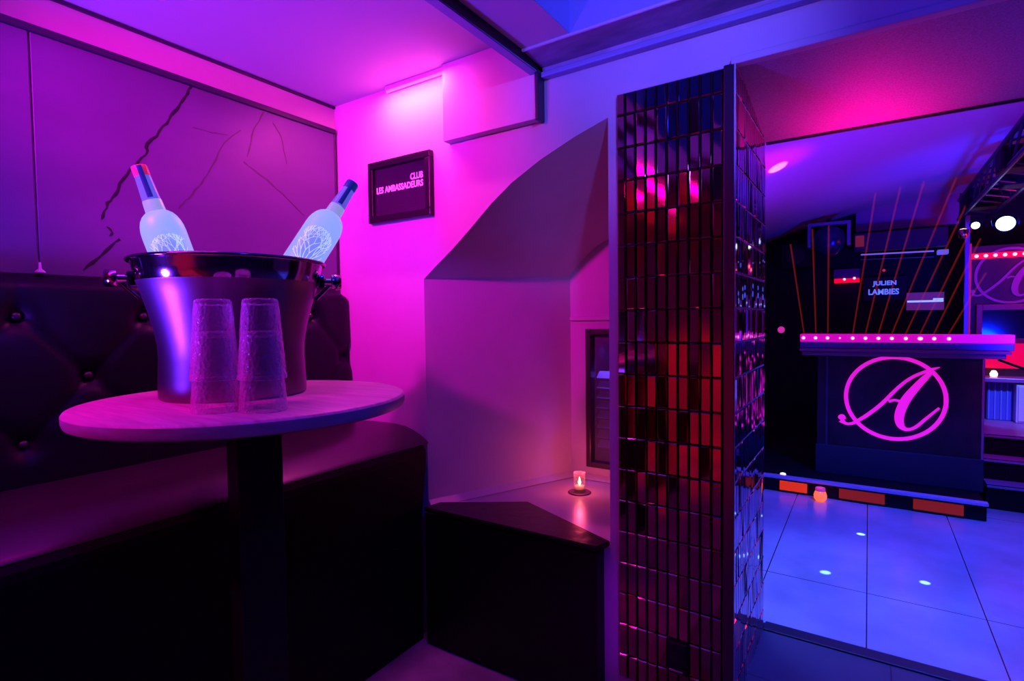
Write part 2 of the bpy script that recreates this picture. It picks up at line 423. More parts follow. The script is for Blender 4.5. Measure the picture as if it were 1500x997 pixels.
# boxed-in panel on the arch wall
bm = newbm(); box(bm, -1.312, -.915, YA - .035, YA - .0005, 1.906, ZC - .001, .002); struct('trim_12', bm, PLASTER, 'boxed-in white panel high on the arch wall')
bm = newbm(); box(bm, -.915, -.902, YA - .045, YA - .0005, 1.900, 2.12, .002); struct('trim_13', bm, DARKTRIM, 'dark upright strip at the end of the boxed-in panel')
lt = thing('led_tube', 'pink LED tube where the ceiling meets the magenta wall', 'light', (-1.467, YA - .0135, 2.1705))
bm = newbm(); box(bm, -.155, .155, -.008, .0135, .0, .0145, .002); obj('housing', bm, PLASTER, lt)
bm = newbm(); cyl(bm, (-.15, -.001, -.005), (.15, -.001, -.005), .0055, n=12); obj('tube', bm, mat('pink_tube', (.9, .4, .7), .4, emit=(1, .10, .6), es=.9), lt)

# the rest of the lounge behind the photographer (seen in the mirror tiles and steel)
BACKWALL = mat('rear_wall_paint', (.34, .26, .26), .6)
bm = newbm(); box(bm, XW - .1, 3.3, -2.7, -2.6, -.06, 2.75); struct('wall_front', bm, BACKWALL)
bm = newbm(); box(bm, 3.2, 3.3, -2.6, 5.6, -.06, 2.75); struct('wall_right', bm, DARKROOM)

# dance room shell
VAULT = mat('vault_plaster', (.5, .5, .52), .7, bump=(5, .15, .02))
vp = [(-1.6, 1.2), (-1.4, 1.55), (-1.1, 1.78), (-.782, 1.935), (-.478, 2.03), (-.119, 2.115), (.257, 2.165), (.56, 2.19), (1.0, 2.2), (1.6, 2.19), (2.4, 2.12), (3.2, 1.98)]
bm = newbm()
A = [bm.verts.new((x, YB, z)) for x, z in vp]; B = [bm.verts.new((x, 5.55, z)) for x, z in vp]
for i in range(len(vp) - 1): bm.faces.new((A[i], A[i + 1], B[i + 1], B[i]))
struct('ceiling_vault', bm, VAULT, smooth=True)
bm = newbm(); box(bm, -1.7, 3.3, 5.5, 5.6, -.06, 2.3); struct('wall_far', bm, DARKROOM)
bm = newbm(); box(bm, -1.7, -1.58, YB, 5.6, -.06, 1.4); struct('wall_far_left', bm, DARKROOM)
bm = newbm(); box(bm, -.10, .58, 5.46, 5.499, 1.955, 2.2, .004); struct('trim_15', bm, mat('purple_light_band', (.4, .2, .35), .7), 'band of painted purple light across the top of the far wall')  # purple light on the far wall, put into a coloured band

# ================================================================== LOUNGE THINGS
# ---- banquette
bench = thing('banquette', 'long black leather banquette with buttoned backrest along the marble wall', 'bench', (-1.7, .2, 0))
bo = Vector((-1.7, .2, 0))
BY0, BY1 = -1.42, YA - .006
def extrude_y(prof, y0, y1, o=bo, n=1):
    b = newbm(); rows = []
    for k in range(n + 1):
        y = y0 + (y1 - y0) * k / n
        rows.append([b.verts.new((x - o.x, y - o.y, z - o.z)) for x, z in prof])
    for A, B in zip(rows[:-1], rows[1:]):
        for i in range(len(prof)): b.faces.new((A[i], A[(i + 1) % len(prof)], B[(i + 1) % len(prof)], B[i]))
    b.faces.new(rows[0]); b.faces.new(rows[-1][::-1]); return b
sp = [(-1.928, .772), (-1.928, .822), (-1.72, .832), (-1.62, .832), (-1.56, .828), (-1.53, .820), (-1.50, .809), (-1.47, .795), (-1.450, .784), (-1.440, .777), (-1.437, .773), (-1.45, .771)]
smooth_angle(obj('seat', extrude_y(sp, BY0, BY1), LEATHER, bench), 50)
bp = [(-1.94, .001), (-1.94, .770), (-1.436, .770), (-1.427, .755), (-1.424, .735), (-1.428, .68), (-1.440, .58), (-1.456, .45), (-1.455, .001)]
obj('base', extrude_y(bp, BY0, BY1 - .03), mat('black_vinyl', (.004, .003, .005), .6, spec=.2), bench)
# backrest with diamond buttoning
def tuft(y, z):
    rows_z = (.933, 1.105, 1.276)
    d = 0.0; zc = (z - .933) / .343; yc = (y - .484) / .304
    if z > 1.276:   # vertical pleat above the top buttons
        t = abs((yc) - round(yc)) * .304; d += .006 * math.exp(-(t / .012) ** 2)
    elif z < .933:
        t = abs((yc) - round(yc)) * .304; d += .005 * math.exp(-(t / .012) ** 2)
    else:
        for s in (yc + zc, yc - zc):
            t = abs(s - round(s)) * .22; d += .008 * math.exp(-(t / .014) ** 2)
    best = 9
    for zi, zz in enumerate(rows_z):
        off = .5 if zi == 1 else 0
        yy = .484 + .304 * (round(yc - off) + off)
        best = min(best, math.hypot(y - yy, z - zz))
    d += .024 * math.exp(-(best / .034) ** 2)
    return d
b = newbm(); NY, NZ = 260, 60; g = []
def bx(z):      # upright profile: slight slope, rolled top
    x = -1.858 - (z - .83) * .035
    if z > 1.35: x -= .075 * ((z - 1.35) / .045) ** 2.2
    return x
for i in range(NY + 1):
    y = BY0 + (BY1 - BY0) * i / NY; row = []
    e = max(0, (y - (BY1 - .05)) / .05)
    for j in range(NZ + 1):
        z = .815 + (1.395 - .815) * j / NZ
        zz = z - .022 * e * e * max(0, (z - 1.2) / .195)
        row.append(b.verts.new((max(-1.938, bx(z) - tuft(y, z) - .012 * e * e) - bo.x, y - bo.y, zz)))
    top = 1.395 - .022 * e * e
    row.append(b.verts.new((-1.941 - bo.x, y - bo.y, top))); row.append(b.verts.new((-1.941 - bo.x, y - bo.y, .815)))
    g.append(row)
for A, B in zip(g[:-1], g[1:]):
    for j in range(len(A)): b.faces.new((A[j], A[(j + 1) % len(A)], B[(j + 1) % len(A)], B[j]))
b.faces.new(g[0]); b.faces.new(g[-1][::-1])
smooth_angle(obj('backrest', b, LEATHERB, bench), 60)
b = newbm(); lathe(b, [(0, .009), (.007, .008), (.012, .003), (.013, -.004), (0, -.004)], n=16)
bt = None
for zi, zz in enumerate((.933, 1.105, 1.276)):
    for k in range(-5, 4):
        y = .484 + .304 * (k + (.5 if zi == 1 else 0))
        if y > BY1 - .06 or y < BY0 + .05: continue
        p = Vector((bx(zz) - .024, y, zz)) - bo
        if bt is None:
            bt = obj('button', b, LEATHER, bench, smooth=True); o = bt
        else:
            o = bt.copy(); COL.objects.link(o); o.parent = bench
        o.location = p; o.rotation_euler = (0, pi / 2, 0)

# ---- small clip on the marble seam
cl = at(40, 384, 0, XW + .014)
b = newbm(); lathe(b, [(0, .03), (.003, .03), (.004, .012), (.012, .004), (.013, 0), (0, 0)], n=16)
tag(obj('panel_clip', b, mat('clip_plastic', (.6, .6, .75), .4), smooth=True, loc=(XW + .026, .548, 1.397)), 'small pale peg standing on the backrest at the marble seam', 'clip')

# ---- table
TC = Vector((-1.2155, .7299, 0)); TR = .352; TZ = 1.077
table = thing('pedestal_table', 'round pale wood-top bar table with a black square post', 'table', TC)
b = newbm(); lathe(b, [(0, TZ - .032), (TR - .012, TZ - .032), (TR - .003, TZ - .028), (TR, TZ - .02), (TR, TZ - .006), (TR - .003, TZ - .0015), (TR - .006, TZ), (0, TZ)], n=128)
for f in b.faces:
    c = f.calc_center_median()
    if c.z < TZ - .004: f.material_index = 1
smooth_angle(obj('tabletop', b, [WOOD, WOODEDGE], table), 30)
b = newbm(); box(b, -.05, .05, -.05, .05, .014, TZ - .038, .004); obj('post', b, BLACKMETAL, table, rot=(0, 0, radians(-17)))
b = newbm(); box(b, -.13, .13, -.13, .13, TZ - .0385, TZ - .0325, .001); obj('mounting_plate', b, BLACKMETAL, table, rot=(0, 0, radians(-17)))
b = newbm(); box(b, -.15, .15, -.15, .15, 0, .014, .004); obj('base_plate', b, BLACKMETAL, table, rot=(0, 0, radians(-17)))

# ---- ice bucket
BC = Vector((-1.2993, .7382, TZ))
bucket = thing('ice_bucket', 'large polished steel champagne bucket holding two lit bottles on the table', 'ice bucket', BC)
outp = [(.150, .002), (.158, .0), (.1615, .004), (.1625, .012), (.161, .05), (.159, .09), (.160, .125), (.167, .165), (.177, .205), (.187, .24), (.1965, .268)]
inn = [(.193, .27), (.183, .24), (.173, .205), (.163, .165), (.156, .125), (.155, .05), (.15, .012), (0, .012)]
b = newbm(); lathe(b, [(0, .004)] + outp + [(.1985, .271), (.203, .295), (.2085, .317)] + [(.205, .317), (.1985, .295)] + inn, n=96)
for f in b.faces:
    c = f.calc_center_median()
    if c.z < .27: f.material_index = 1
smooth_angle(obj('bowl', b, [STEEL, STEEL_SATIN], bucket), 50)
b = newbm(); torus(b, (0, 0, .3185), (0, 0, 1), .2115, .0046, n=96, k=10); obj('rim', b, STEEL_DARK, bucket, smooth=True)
for s in (-1, 1):
    bn = Vector((BC.x, BC.y)).normalized(); d = Vector((-bn.y, bn.x)) * -s; ang = math.atan2(d.y, d.x) + (radians(-8) if s > 0 else radians(6))
    b = newbm()
    box(b, .190, .212, -.02, .02, .258, .292, .004)
    cyl(b, (.211, 0, .276), (.232, 0, .276), .009, n=16)
    cyl(b, (.226, 0, .270), (.190, 0, .232), .005, n=10)
    h = obj('handle', b, STEEL, bucket, rot=(0, 0, ang))
    smooth_angle(h, 40)
    b = newbm()
    for A_, B_, r0, r1 in ((.228, .231, .016, .0195), (.231, .250, .0195, .0195), (.250, .253, .0195, .016)): cyl(b, (A_, 0, .276), (B_, 0, .276), r0, r1, n=24)
    bmesh.ops.remove_doubles(b, verts=b.verts[:], dist=1e-5)
    smooth_angle(obj('knob', b, STEEL, h), 40)

b = newbm(); random.seed(9)
lathe(b, [(0, .013), (.150, .013), (.1535, .06), (.1545, .12), (.163, .168), (.168, .192), (.13, .196), (.09, .194), (.05, .198), (0, .195)], n=40)
for v in b.verts:
    if v.co.z > .18 and math.hypot(v.co.x, v.co.y) < .15: v.co.z += random.uniform(-.012, .012)
obj('ice_fill', b, mat('crushed_ice', (.7, .75, .8), .25), bucket)

# ---- frosted bottles
def frost_mat():
    m = mat('lit_frosted_glass', (.05, .07, .12), .45, emit=(.2, .3, 1), es=1)
    nt = m.node_tree; bs = nt.nodes['Principled BSDF']
    tc = nt.nodes.new('ShaderNodeTexCoord'); lw = nt.nodes.new('ShaderNodeLayerWeight'); lw.inputs[0].default_value = .35
    n = nt.nodes.new('ShaderNodeTexNoise'); n.inputs['Scale'].default_value = 9; nt.links.new(tc.outputs['Object'], n.inputs['Vector'])
    r = nt.nodes.new('ShaderNodeValToRGB'); r.color_ramp.elements[0].color = (.21, .29, 1.0, 1); r.color_ramp.elements[1].color = (.38, .49, 1.0, 1)
    nt.links.new(n.outputs['Fac'], r.inputs[0]); nt.links.new(r.outputs[0], bs.inputs['Emission Color'])
    bs.inputs['Emission Strength'].default_value = .95
    return m
FROST = frost_mat()
TREEBACK = mat('etched_clear_glass', (.08, .1, .3), .3, emit=(.19, .25, .95), es=.9)
_n = TREEBACK.node_tree; _a = _n.nodes.new('ShaderNodeAttribute'); _a.attribute_name = 'fade'
_n.links.new(_a.outputs['Fac'], _n.nodes['Principled BSDF'].inputs['Alpha'])
BRANCH = mat('white_tree_print', (.3, .3, .4), .5, emit=(.55, .66, 1), es=.9)
NECKGLASS = mat('lit_neck_glass', (.06, .06, .3), .12, emit=(.14, .12, .85), es=.7, spec=.6)
STRIP = mat('blue_neck_label', (.01, .03, .16), .4, emit=(.0, .02, .2), es=.35)
CAPRED = mat('pink_cap', (.5, .05, .12), .35, emit=(1, .03, .15), es=.3)
CAPBLUE = mat('blue_cap', (.02, .04, .2), .2, emit=(.0, .04, .35), es=.4)
COLLAR = mat('white_collar', (.1, .1, .18), .3, emit=(.4, .45, 1), es=.6)
BR = .0455
def branches(seed):
    random.seed(seed); out = []
    def grow(th, h, ang, ln, w, depth):
        pts = [(th, h, w)]
        n = 4
        for k in range(n):
            ang = ang * .96 + random.uniform(-.16, .16)
            th += sin(ang) * ln / n; h += cos(ang) * ln / n
            if abs(th) > .041 or h > .236 - 12 * th * th: break
            pts.append((th, h, w * (1 - .4 * (k + 1) / n)))
        if len(pts) > 1: out.append(pts)
        if depth > 0 and len(pts) == n + 1:
            for s_ in (-1, 1):
                grow(th, h, ang + s_ * random.uniform(.2, .5), ln * random.uniform(.72, .9), max(.00035, w * .72), depth - 1)
    for k in range(9):
        a = -1.2 + .3 * k
        grow(a * .008, .13 + .006 * random.random(), a, .030, .0013, 5)
    return out
def bottle(name, label, top, foot, capm, seed):
    top, foot = Vector(top), Vector(foot); ax = (top - foot).normalized()
    H = .398; base = top - ax * H
    root = thing(name, label, 'bottle', base, 'lit bottles in the bucket')
    z = ax; toward = (EYE - base).normalized()
    x = (toward - z * toward.dot(z)).normalized(); y = z.cross(x)
    root.rotation_euler = Matrix((x, y, z)).transposed().to_euler()
    b = newbm(); lathe(b, [(0, 0), (.04, 0), (BR - .002, .003), (BR, .008), (BR, .240), (.0447, .252), (.0422, .264), (.0380, .275), (.0320, .284), (.0250, .290), (.0195, .2935), (.0, .2935)], n=64)
    obj('body', b, FROST, root, smooth=True)
    # darker clear window behind the tree
    def surf(a, h, lift): t = a / BR; return Vector((cos(t) * (BR + lift), sin(t) * (BR + lift), h))
    b = newbm(); rings = []
    for k in range(7):
        f = 1 - k / 6; rings.append([b.verts.new(surf(f * .038 * cos(2 * pi * i / 40) * (1 + .10 * sin(7 * i)), .180 + f * .062 * sin(2 * pi * i / 40) * (1 + .06 * sin(5 * i + 1)), .0004)) for i in range(40)] if f > 0 else [b.verts.new(surf(0, .180, .0004))])
    for A, B in zip(rings[:-1], rings[1:]):
        for i in range(40):
            if len(B) == 1: b.faces.new((A[i], A[(i + 1) % 40], B[0]))
            else: b.faces.new((A[i], A[(i + 1) % 40], B[(i + 1) % 40], B[i]))
    win = obj('tree_window', b, TREEBACK, root, smooth=True)
    fa = win.data.attributes.new('fade', 'FLOAT', 'POINT')
    for v in win.data.vertices:
        a_ = math.atan2(v.co.y, v.co.x) * BR
        fa.data[v.index].value = max(0, min(1, 1.9 * (1 - math.hypot(a_ / .038, (v.co.z - .180) / .062))))
    b = newbm()
    for pts in branches(seed):
        ribbon3(b, pts, .0005, lambda a, h, t: surf(a, h, .0006 + t))
    obj('tree_print', b, BRANCH, win)
    b = newbm(); lathe(b, [(.0205, .288), (.0198, .30), (.0190, .32), (.0160, .372), (.0160, .378), (.0, .378)], n=40)
    obj('neck', b, NECKGLASS, root, smooth=True)
    b = newbm(); lathe(b, [(.0212, .2905), (.0208, .296), (.0197, .3165), (.0190, .319)], n=40); obj('collar', b, COLLAR, root, smooth=True)
    b = newbm(); lathe(b, [(.0163, .374), (.0166, .376), (.0164, .395), (.0152, .398), (0, .398)], n=40); smooth_angle(obj('cap', b, capm, root), 40)
    b = newbm(); gr = []
    for k in range(7):
        t = -.30 + .62 * k / 6
        gr.append([b.verts.new((cos(t) * (r + .0006), sin(t) * (r + .0006), h)) for r, h in ((.0188, .323), (.0173, .35), (.0165, .374), (.0168, .376), (.0167, .396))])
    for A, B in zip(gr[:-1], gr[1:]):
        for i in range(4): b.faces.new((A[i], B[i], B[i + 1], A[i + 1]))
    obj('neck_label', b, STRIP, root, smooth=True)
    return root
# plane through the bucket facing the viewer
nrm = Vector((BC.x, BC.y, 0)).normalized()
def on_plane(u, v, p, n=nrm):
    d = cF + cR * ((u - 750) / FPX) - cU * ((v - 498.5) / FPX)
    return EYE + d * ((p - EYE).dot(n) / d.dot(n))
pc = Vector((BC.x, BC.y, 1.4))
bottle('frosted_bottle', 'glowing frosted bottle with pink-edged cap leaning left in the bucket', on_plane(203, 243, pc), on_plane(252, 372, pc), CAPRED, 3)
bottle('frosted_bottle', 'glowing frosted bottle with blue cap leaning right in the bucket', on_plane(517, 268, pc), on_plane(444, 381, pc - nrm * .02), CAPBLUE, 11)

# ---- nested plastic tumblers, upside down
def cup_bm():
    H, R0, R1, t = .158, .0335, .0445, .0016
    prof = [(0, H), (R0 - .004, H), (R0 - .001, H - .003), (R0, H - .007)]
    for k in range(1, 12): prof.append((R0 + (R1 - R0) * k / 12, H - .007 - (H - .018) * k / 12))
    prof += [(R1 - .0006, .011), (R1 + .001, .009), (R1 + .0012, .001), (R1, 0), (R1 - .001, .0005), (R1 - t, .006)]
    for k in range(11, 0, -1): prof.append((R0 - t + (R1 - R0) * k / 12, H - .009 - (H - .02) * k / 12))
    prof += [(R0 - t, H - .009), (R0 - t - .003, H - .0125), (0, H - .0125)]
    b = newbm(); lathe(b, prof, n=48)
    random.seed(5)
    for v in b.verts:      # crackled "ice" facets on the wall
        r = math.hypot(v.co.x, v.co.y)
        if .018 < v.co.z < H - .02 and r > .03:
            k = 1 + random.uniform(-.016, .016); v.co.x *= k; v.co.y *= k
    return b
ct = smooth_angle(obj('plastic_tumbler', cup_bm(), PLASTIC, loc=(-1.08, .572, TZ)), 40)
tag(ct, 'clear plastic tumbler standing upside down at the bottom of the left stack', 'tumbler', 'upturned tumblers')
for loc, lab in (((-1.08, .572, TZ + .063), 'clear plastic tumbler nested on top of the left stack'),
                 ((-1.0025, .6235, TZ), 'clear plastic tumbler standing upside down at the bottom of the right stack'),
                 ((-1.0025, .6235, TZ + .063), 'clear plastic tumbler nested on top of the right stack')):
    c = ct.copy(); COL.objects.link(c); c.location = loc; c['label'] = lab; c['group'] = 'upturned tumblers'

# ---- framed club sign
sg = thing('framed_sign', 'small black framed club sign hanging on the magenta wall', 'picture', (-1.557, YA, 1.775))
so = Vector((-1.557, YA, 1.775)); fx0, fx1, fz0, fz1, fw = -1.7265 - so.x, -1.389 - so.x, 1.652 - so.z, 1.897 - so.z, .027
b = newbm()
for (x0, x1, z0, z1) in ((fx0, fx1, fz1 - fw, fz1), (fx0, fx1, fz0, fz0 + fw), (fx0, fx0 + fw, fz0 + fw, fz1 - fw), (fx1 - fw, fx1, fz0 + fw, fz1 - fw)):
    box(b, x0, x1, -.026, -.001, z0, z1, .003)
obj('frame', b, mat('black_frame', (.006, .004, .008), .35), sg)
b = newbm(); box(b, fx0 + fw, fx1 - fw, -.012, -.004, fz0 + fw, fz1 - fw); obj('glazed_print', b, mat('dark_glazed_print', (.022, .006, .03), .06, coat=.6), sg)
SIGNTXT = mat('pale_lettering', (.95, .8, .95), .5, emit=(.8, .3, .85), es=.12)
p0, p1 = at(552, 286, 1, YA - .013) - so, at(620, 273, 1, YA - .013) - so
text_mesh('lettering', 'LES AMBASSADEURS', p1.x - p0.x, .026, .0012, SIGNTXT, sg, (p0.x, -.0128, p0.z + .003), (pi / 2, 0, 0), .03)
p2 = at(601, 268, 1, YA - .013) - so
text_mesh('lettering', 'CLUB', p1.x - p2.x, .026, .0012, SIGNTXT, sg, (p2.x, -.0128, p0.z + .034), (pi / 2, 0, 0), .03)

# ---- black step box in the niche mouth
bxo = Vector((-1.0, 1.55, 0))
pb = thing('black_plinth', 'gloss black painted plinth with a triangular top under the niche', 'plinth', bxo)
b = newbm(); prism(b, [(-1.42 - bxo.x, 1.535 - bxo.y), (-.705 - bxo.x, 1.545 - bxo.y), (-.700 - bxo.x, YA - .002 - bxo.y), (-1.42 - bxo.x, YA - .002 - bxo.y)], 0, .512); obj('body', b, BLACKPAINT, pb)
b = newbm(); prism(b, [(-1.415 - bxo.x, 1.522 - bxo.y), (-.700 - bxo.x, 1.533 - bxo.y), (-.682 - bxo.x, 1.598 - bxo.y), (-1.108 - bxo.x, 1.785 - bxo.y), (-1.40 - bxo.x, 1.60 - bxo.y)], .513 + .0095, .540)
bmesh.ops.bevel(b, geom=b.edges[:], offset=.004, segments=2, affect='EDGES'); obj('top', b, BLACKTOP, pb)

# ---- candle
cp = Vector((at(849, 721, 2, ZSILL).x, at(849, 721, 2, ZSILL).y, ZSILL))
cd = thing('votive_candle', 'lit candle in a small clear glass on the niche sill', 'candle', cp)
b = newbm(); lathe(b, [(0, 0), (.045, 0), (.048, .003), (.044, .004), (0, .003)], n=40); obj('mat', b, mat('candle_shadow_disc', (.12, .06, .14), .5), cd, smooth=True)  # dark disc painted in for the shadow round the candle foot, not a mat
b = newbm(); lathe(b, [(0, .0045), (.024, .0045), (.0255, .010), (.0255, .085), (.0225, .085), (.0225, .016), (0, .014)], n=40); obj('glass', b, GLASS, cd, smooth=True)
b = newbm(); lathe(b, [(0, .0165), (.020, .0165), (.020, .030), (.0, .031)], n=28); obj('wax', b, mat('warm_wax', (.9, .7, .5), .5, emit=(1, .3, .1), es=.3), cd, smooth=True)
b = newbm(); lathe(b, [(0, .0315), (.0045, .036), (.0065, .043), (.0045, .053), (.002, .062), (0, .068)], n=16); obj('flame', b, mat('flame', (1, .7, .3), .5, emit=(1, .55, .22), es=7), cd, smooth=True)

# ---- tiled pillar
pil = thing('tiled_pillar', 'square pillar clad in smoked mirror mosaic tiles beside the doorway', 'pillar', (PX0, YP, ZL))
po = Vector((PX0, YP, ZL))
rz = [ZL + .002, .203] + [.203 + .0975 * k for k in range(1, 18)] + [1.926]
cx = [-.645, -.6165] + [-.6165 + .0313 * k for k in range(1, 9)] + [-.3365]
def tiles(cols, rows, m, face, name, sockhole=None):
    b = newbm(); random.seed(21)
    grp = {}
    for i, (c0, c1) in enumerate(zip(cols[:-1], cols[1:])):
        for j, (z0, z1) in enumerate(zip(rows[:-1], rows[1:])):
            if sockhole and sockhole(i, j): continue
            g_ = .0016; t = .006; bv = .0030
            ta, tb = random.gauss(0, .0011), random.gauss(0, .0011)
            def P(a, z, h): return face(a, z, h)
            a0, a1, y0, y1 = c0 + g_, c1 - g_, z0 + g_, z1 - g_
            O4 = [P(a0, y0, .001), P(a1, y0, .001), P(a1, y1, .001), P(a0, y1, .001)]
            M4 = [P(a0, y0, t - bv), P(a1, y0, t - bv), P(a1, y1, t - bv), P(a0, y1, t - bv)]
            hx = lambda sa, sz: t + sa * ta * .5 + sz * tb * .5
            T4 = [P(a0 + bv, y0 + bv, hx(-1, -1)), P(a1 - bv, y0 + bv, hx(1, -1)), P(a1 - bv, y1 - bv, hx(1, 1)), P(a0 + bv, y1 - bv, hx(-1, 1))]
            V = [[b.verts.new(Vector(p) - po) for p in q] for q in (O4, M4, T4)]
            for A, B in zip(V[:-1], V[1:]):
                for k in range(4): b.faces.new((A[k], A[(k + 1) % 4], B[(k + 1) % 4], B[k]))
            b.faces.new(V[2])
    return obj(name, b, m, pil)
tiles(cx, rz, TILE, lambda a, z, h: (a, YP + .006 - h, z), 'front_tiles', lambda i, j: j == 1 and i in (5, 6) )
sy = [YP + .004 + .0325 * k for k in range(0, 17)]; sy[-1] = YB
tiles(sy, rz, TILE2, lambda a, z, h: (PX1 - .006 + h, a, z), 'side_tiles')
b = newbm(); box(b, PX0 + .001 - po.x, PX1 - .007 - po.x, .008, YA + .001 - YP, 0, 1.926 - ZL); box(b, -.009 + PX1 - po.x, PX1 - .004 - po.x, .008, YB - YP, 0, 1.926 - ZL); obj('grout_bed', b, GROUT, pil)
b = newbm(); box(b, -.3355 - po.x, PX1 + .001 - po.x, -.003, .0078, 0, 1.93 - ZL, .003); obj('corner_strip', b, CORNER, pil)
b = newbm(); box(b, PX1 - .003 - po.x, PX1 + .0015 - po.x, .004 - .006, .006, 0, 1.93 - ZL, .001); obj('edge_profile', b, ALU, pil)
# socket low on the pillar
sk = thing('wall_socket', 'black wall socket low on the mirror tiled pillar', 'socket', (-.4605, YP, .25))
b = newbm(); box(b, -.029, .029, -.012, .006, -.045, .046, .003); obj('faceplate', b, MATTEBLACK, sk)
b = newbm(); cyl(b, (0, -.0135, .002), (0, -.0115, .002), .019, n=28); obj('socket_insert', b, BLACKMETAL, sk)
b = newbm(); box(b, -.022, .018, -.0145, -.0118, -.038, -.033, .001); obj('edge_highlight', b, ALU, sk)  # pale metal sliver standing for a highlight on the faceplate

# ================================================================== DANCE ROOM THINGS
def rel(p, o): return Vector(p) - Vector(o)
# ---- stage platform
so_ = Vector((-.2, 4.4, ZL))
stage = thing('stage_platform', 'low dark stage platform with a pale nosing under the booth', 'platform', so_)
b = newbm(); box(b, -1.55 - so_.x, .545 - so_.x, 3.83 - so_.y, 5.49 - so_.y, .0 + .001, .088); obj('deck', b, MATTEBLACK, stage)
b = newbm(); box(b, -1.55 - so_.x, .55 - so_.x, 3.805 - so_.y, 3.85 - so_.y, .088, .106, .003); obj('nosing', b, mat('pale_nosing', (.6, .5, .7), .4), stage)
AMB = mat('amber_glow', (.4, .05, .0), .5, emit=(1, .04, .0), es=.6)
AMB2 = mat('dim_amber_glow', (.2, .03, .0), .5, emit=(.7, .03, .0), es=.24)
for (u0, u1, m, lab) in ((1142, 1182, AMB, 'short bright orange step light at the left of the stage riser'), (1229, 1296, AMB2, 'long orange step light in the middle of the stage riser'), (1338, 1412, AMB2, 'dim orange step light at the right of the stage riser')):
    p, q = at(u0, 715, 1, 3.82), at(u1, 735, 1, 3.82); sl = thing('step_light', lab, 'light', ((p.x + q.x) / 2, 3.822, ZL + .045), 'orange step lights'); hw = (q.x - p.x) / 2
    b = newbm(); box(b, -hw, hw, -.004, .006, -.030, .030, .002); obj('lens', b, m, sl)
    b = newbm(); box(b, -hw - .004, hw + .004, -.002, .007, .030, .036); box(b, -hw - .004, hw + .004, -.002, .007, -.036, -.030); obj('trim', b, BLACKMETAL, sl)
# glass candle in front of the stage
g0 = at(1204, 724, 2, ZL); gl = thing('glass_lantern', 'round orange glass tealight on the dance floor before the stage', 'lantern', (g0.x, 3.755, ZL))
b = newbm(); lathe(b, [(0, 0), (.022, 0), (.034, .016), (.036, .035), (.030, .056), (.027, .06), (.025, .056), (.031, .035), (.02, .008), (0, .006)], n=28); obj('bowl', b, mat('amber_glass', (1, .25, .1), .2, emit=(1, .12, .02), es=1.3), gl, smooth=True)
b = newbm(); lathe(b, [(.026, .061), (.028, .066), (.026, .082), (.022, .082), (.022, .061)], n=28); obj('collar', b, mat('pinkish_glass', (.8, .2, .4), .2, emit=(.6, .04, .1), es=.5), gl, smooth=True)
b = newbm(); lathe(b, [(0, .036), (.012, .04), (.013, .048), (0, .054)], n=16); obj('flame', b, mat('tealight_flame', (1, .8, .6), .5, emit=(1, .5, .2), es=3), gl, smooth=True)
g1 = at(1147, 697, 2, ZL + .09); t1 = thing('tealight', 'tiny lit tealight on the stage left of the booth', 'candle', (g1.x, g1.y, ZL + .088))
b = newbm(); lathe(b, [(0, 0), (.02, 0), (.021, .012), (.018, .012), (0, .010)], n=20); obj('cup', b, ALU, t1, smooth=True)
b = newbm(); lathe(b, [(0, .011), (.017, .012), (.016, .020), (0, .026)], n=16); obj('flame', b, mat('warm_flame', (1, .8, .6), .5, emit=(1, .55, .3), es=2.5), t1, smooth=True)

# ---- DJ booth
Y0 = 4.12
bo_ = Vector((.14, Y0, ZL + .088))
booth = thing('dj_booth', 'dark DJ booth front with a glowing magenta monogram', 'booth', bo_)
X0, X1 = -.282, .562
BOOTHM = mat('booth_panel', (.05, .014, .04), .5, noise=(7, .6, (1, 1, 1)))
b = newbm(); box(b, X0 - bo_.x, X1 - bo_.x, 0, .5, .005, .775, .004); obj('front_panel', b, BOOTHM, booth)
b = newbm(); box(b, X0 - .006 - bo_.x, X1 + .006 - bo_.x, -.016, .0, .0, .19, .004); obj('kick_panel', b, mat('kick_panel', (.03, .03, .07), .45), booth)
b = newbm(); box(b, X0 + .05 - bo_.x, X0 + .062 - bo_.x, -.006, .004, .19, .775, .002); obj('panel_joint', b, mat('joint_strip', (.08, .05, .14), .4), booth)
b = newbm(); box(b, X1 - .008 - bo_.x, X1 + .004 - bo_.x, -.008, .004, .0, .775, .002); obj('edge_strip', b, mat('edge_strip', (.4, .2, .35), .4), booth)
b = newbm()
zc0 = 1.018 - bo_.z
box(b, -.385 - bo_.x, .675 - bo_.x, -.03, .55, zc0 + .0, zc0 + .018, .003); box(b, -.372 - bo_.x, .655 - bo_.x, -.015, .5, zc0 - .028, zc0 - .001, .003)
obj('counter', b, mat('counter_edge', (.35, .12, .25), .35), booth)
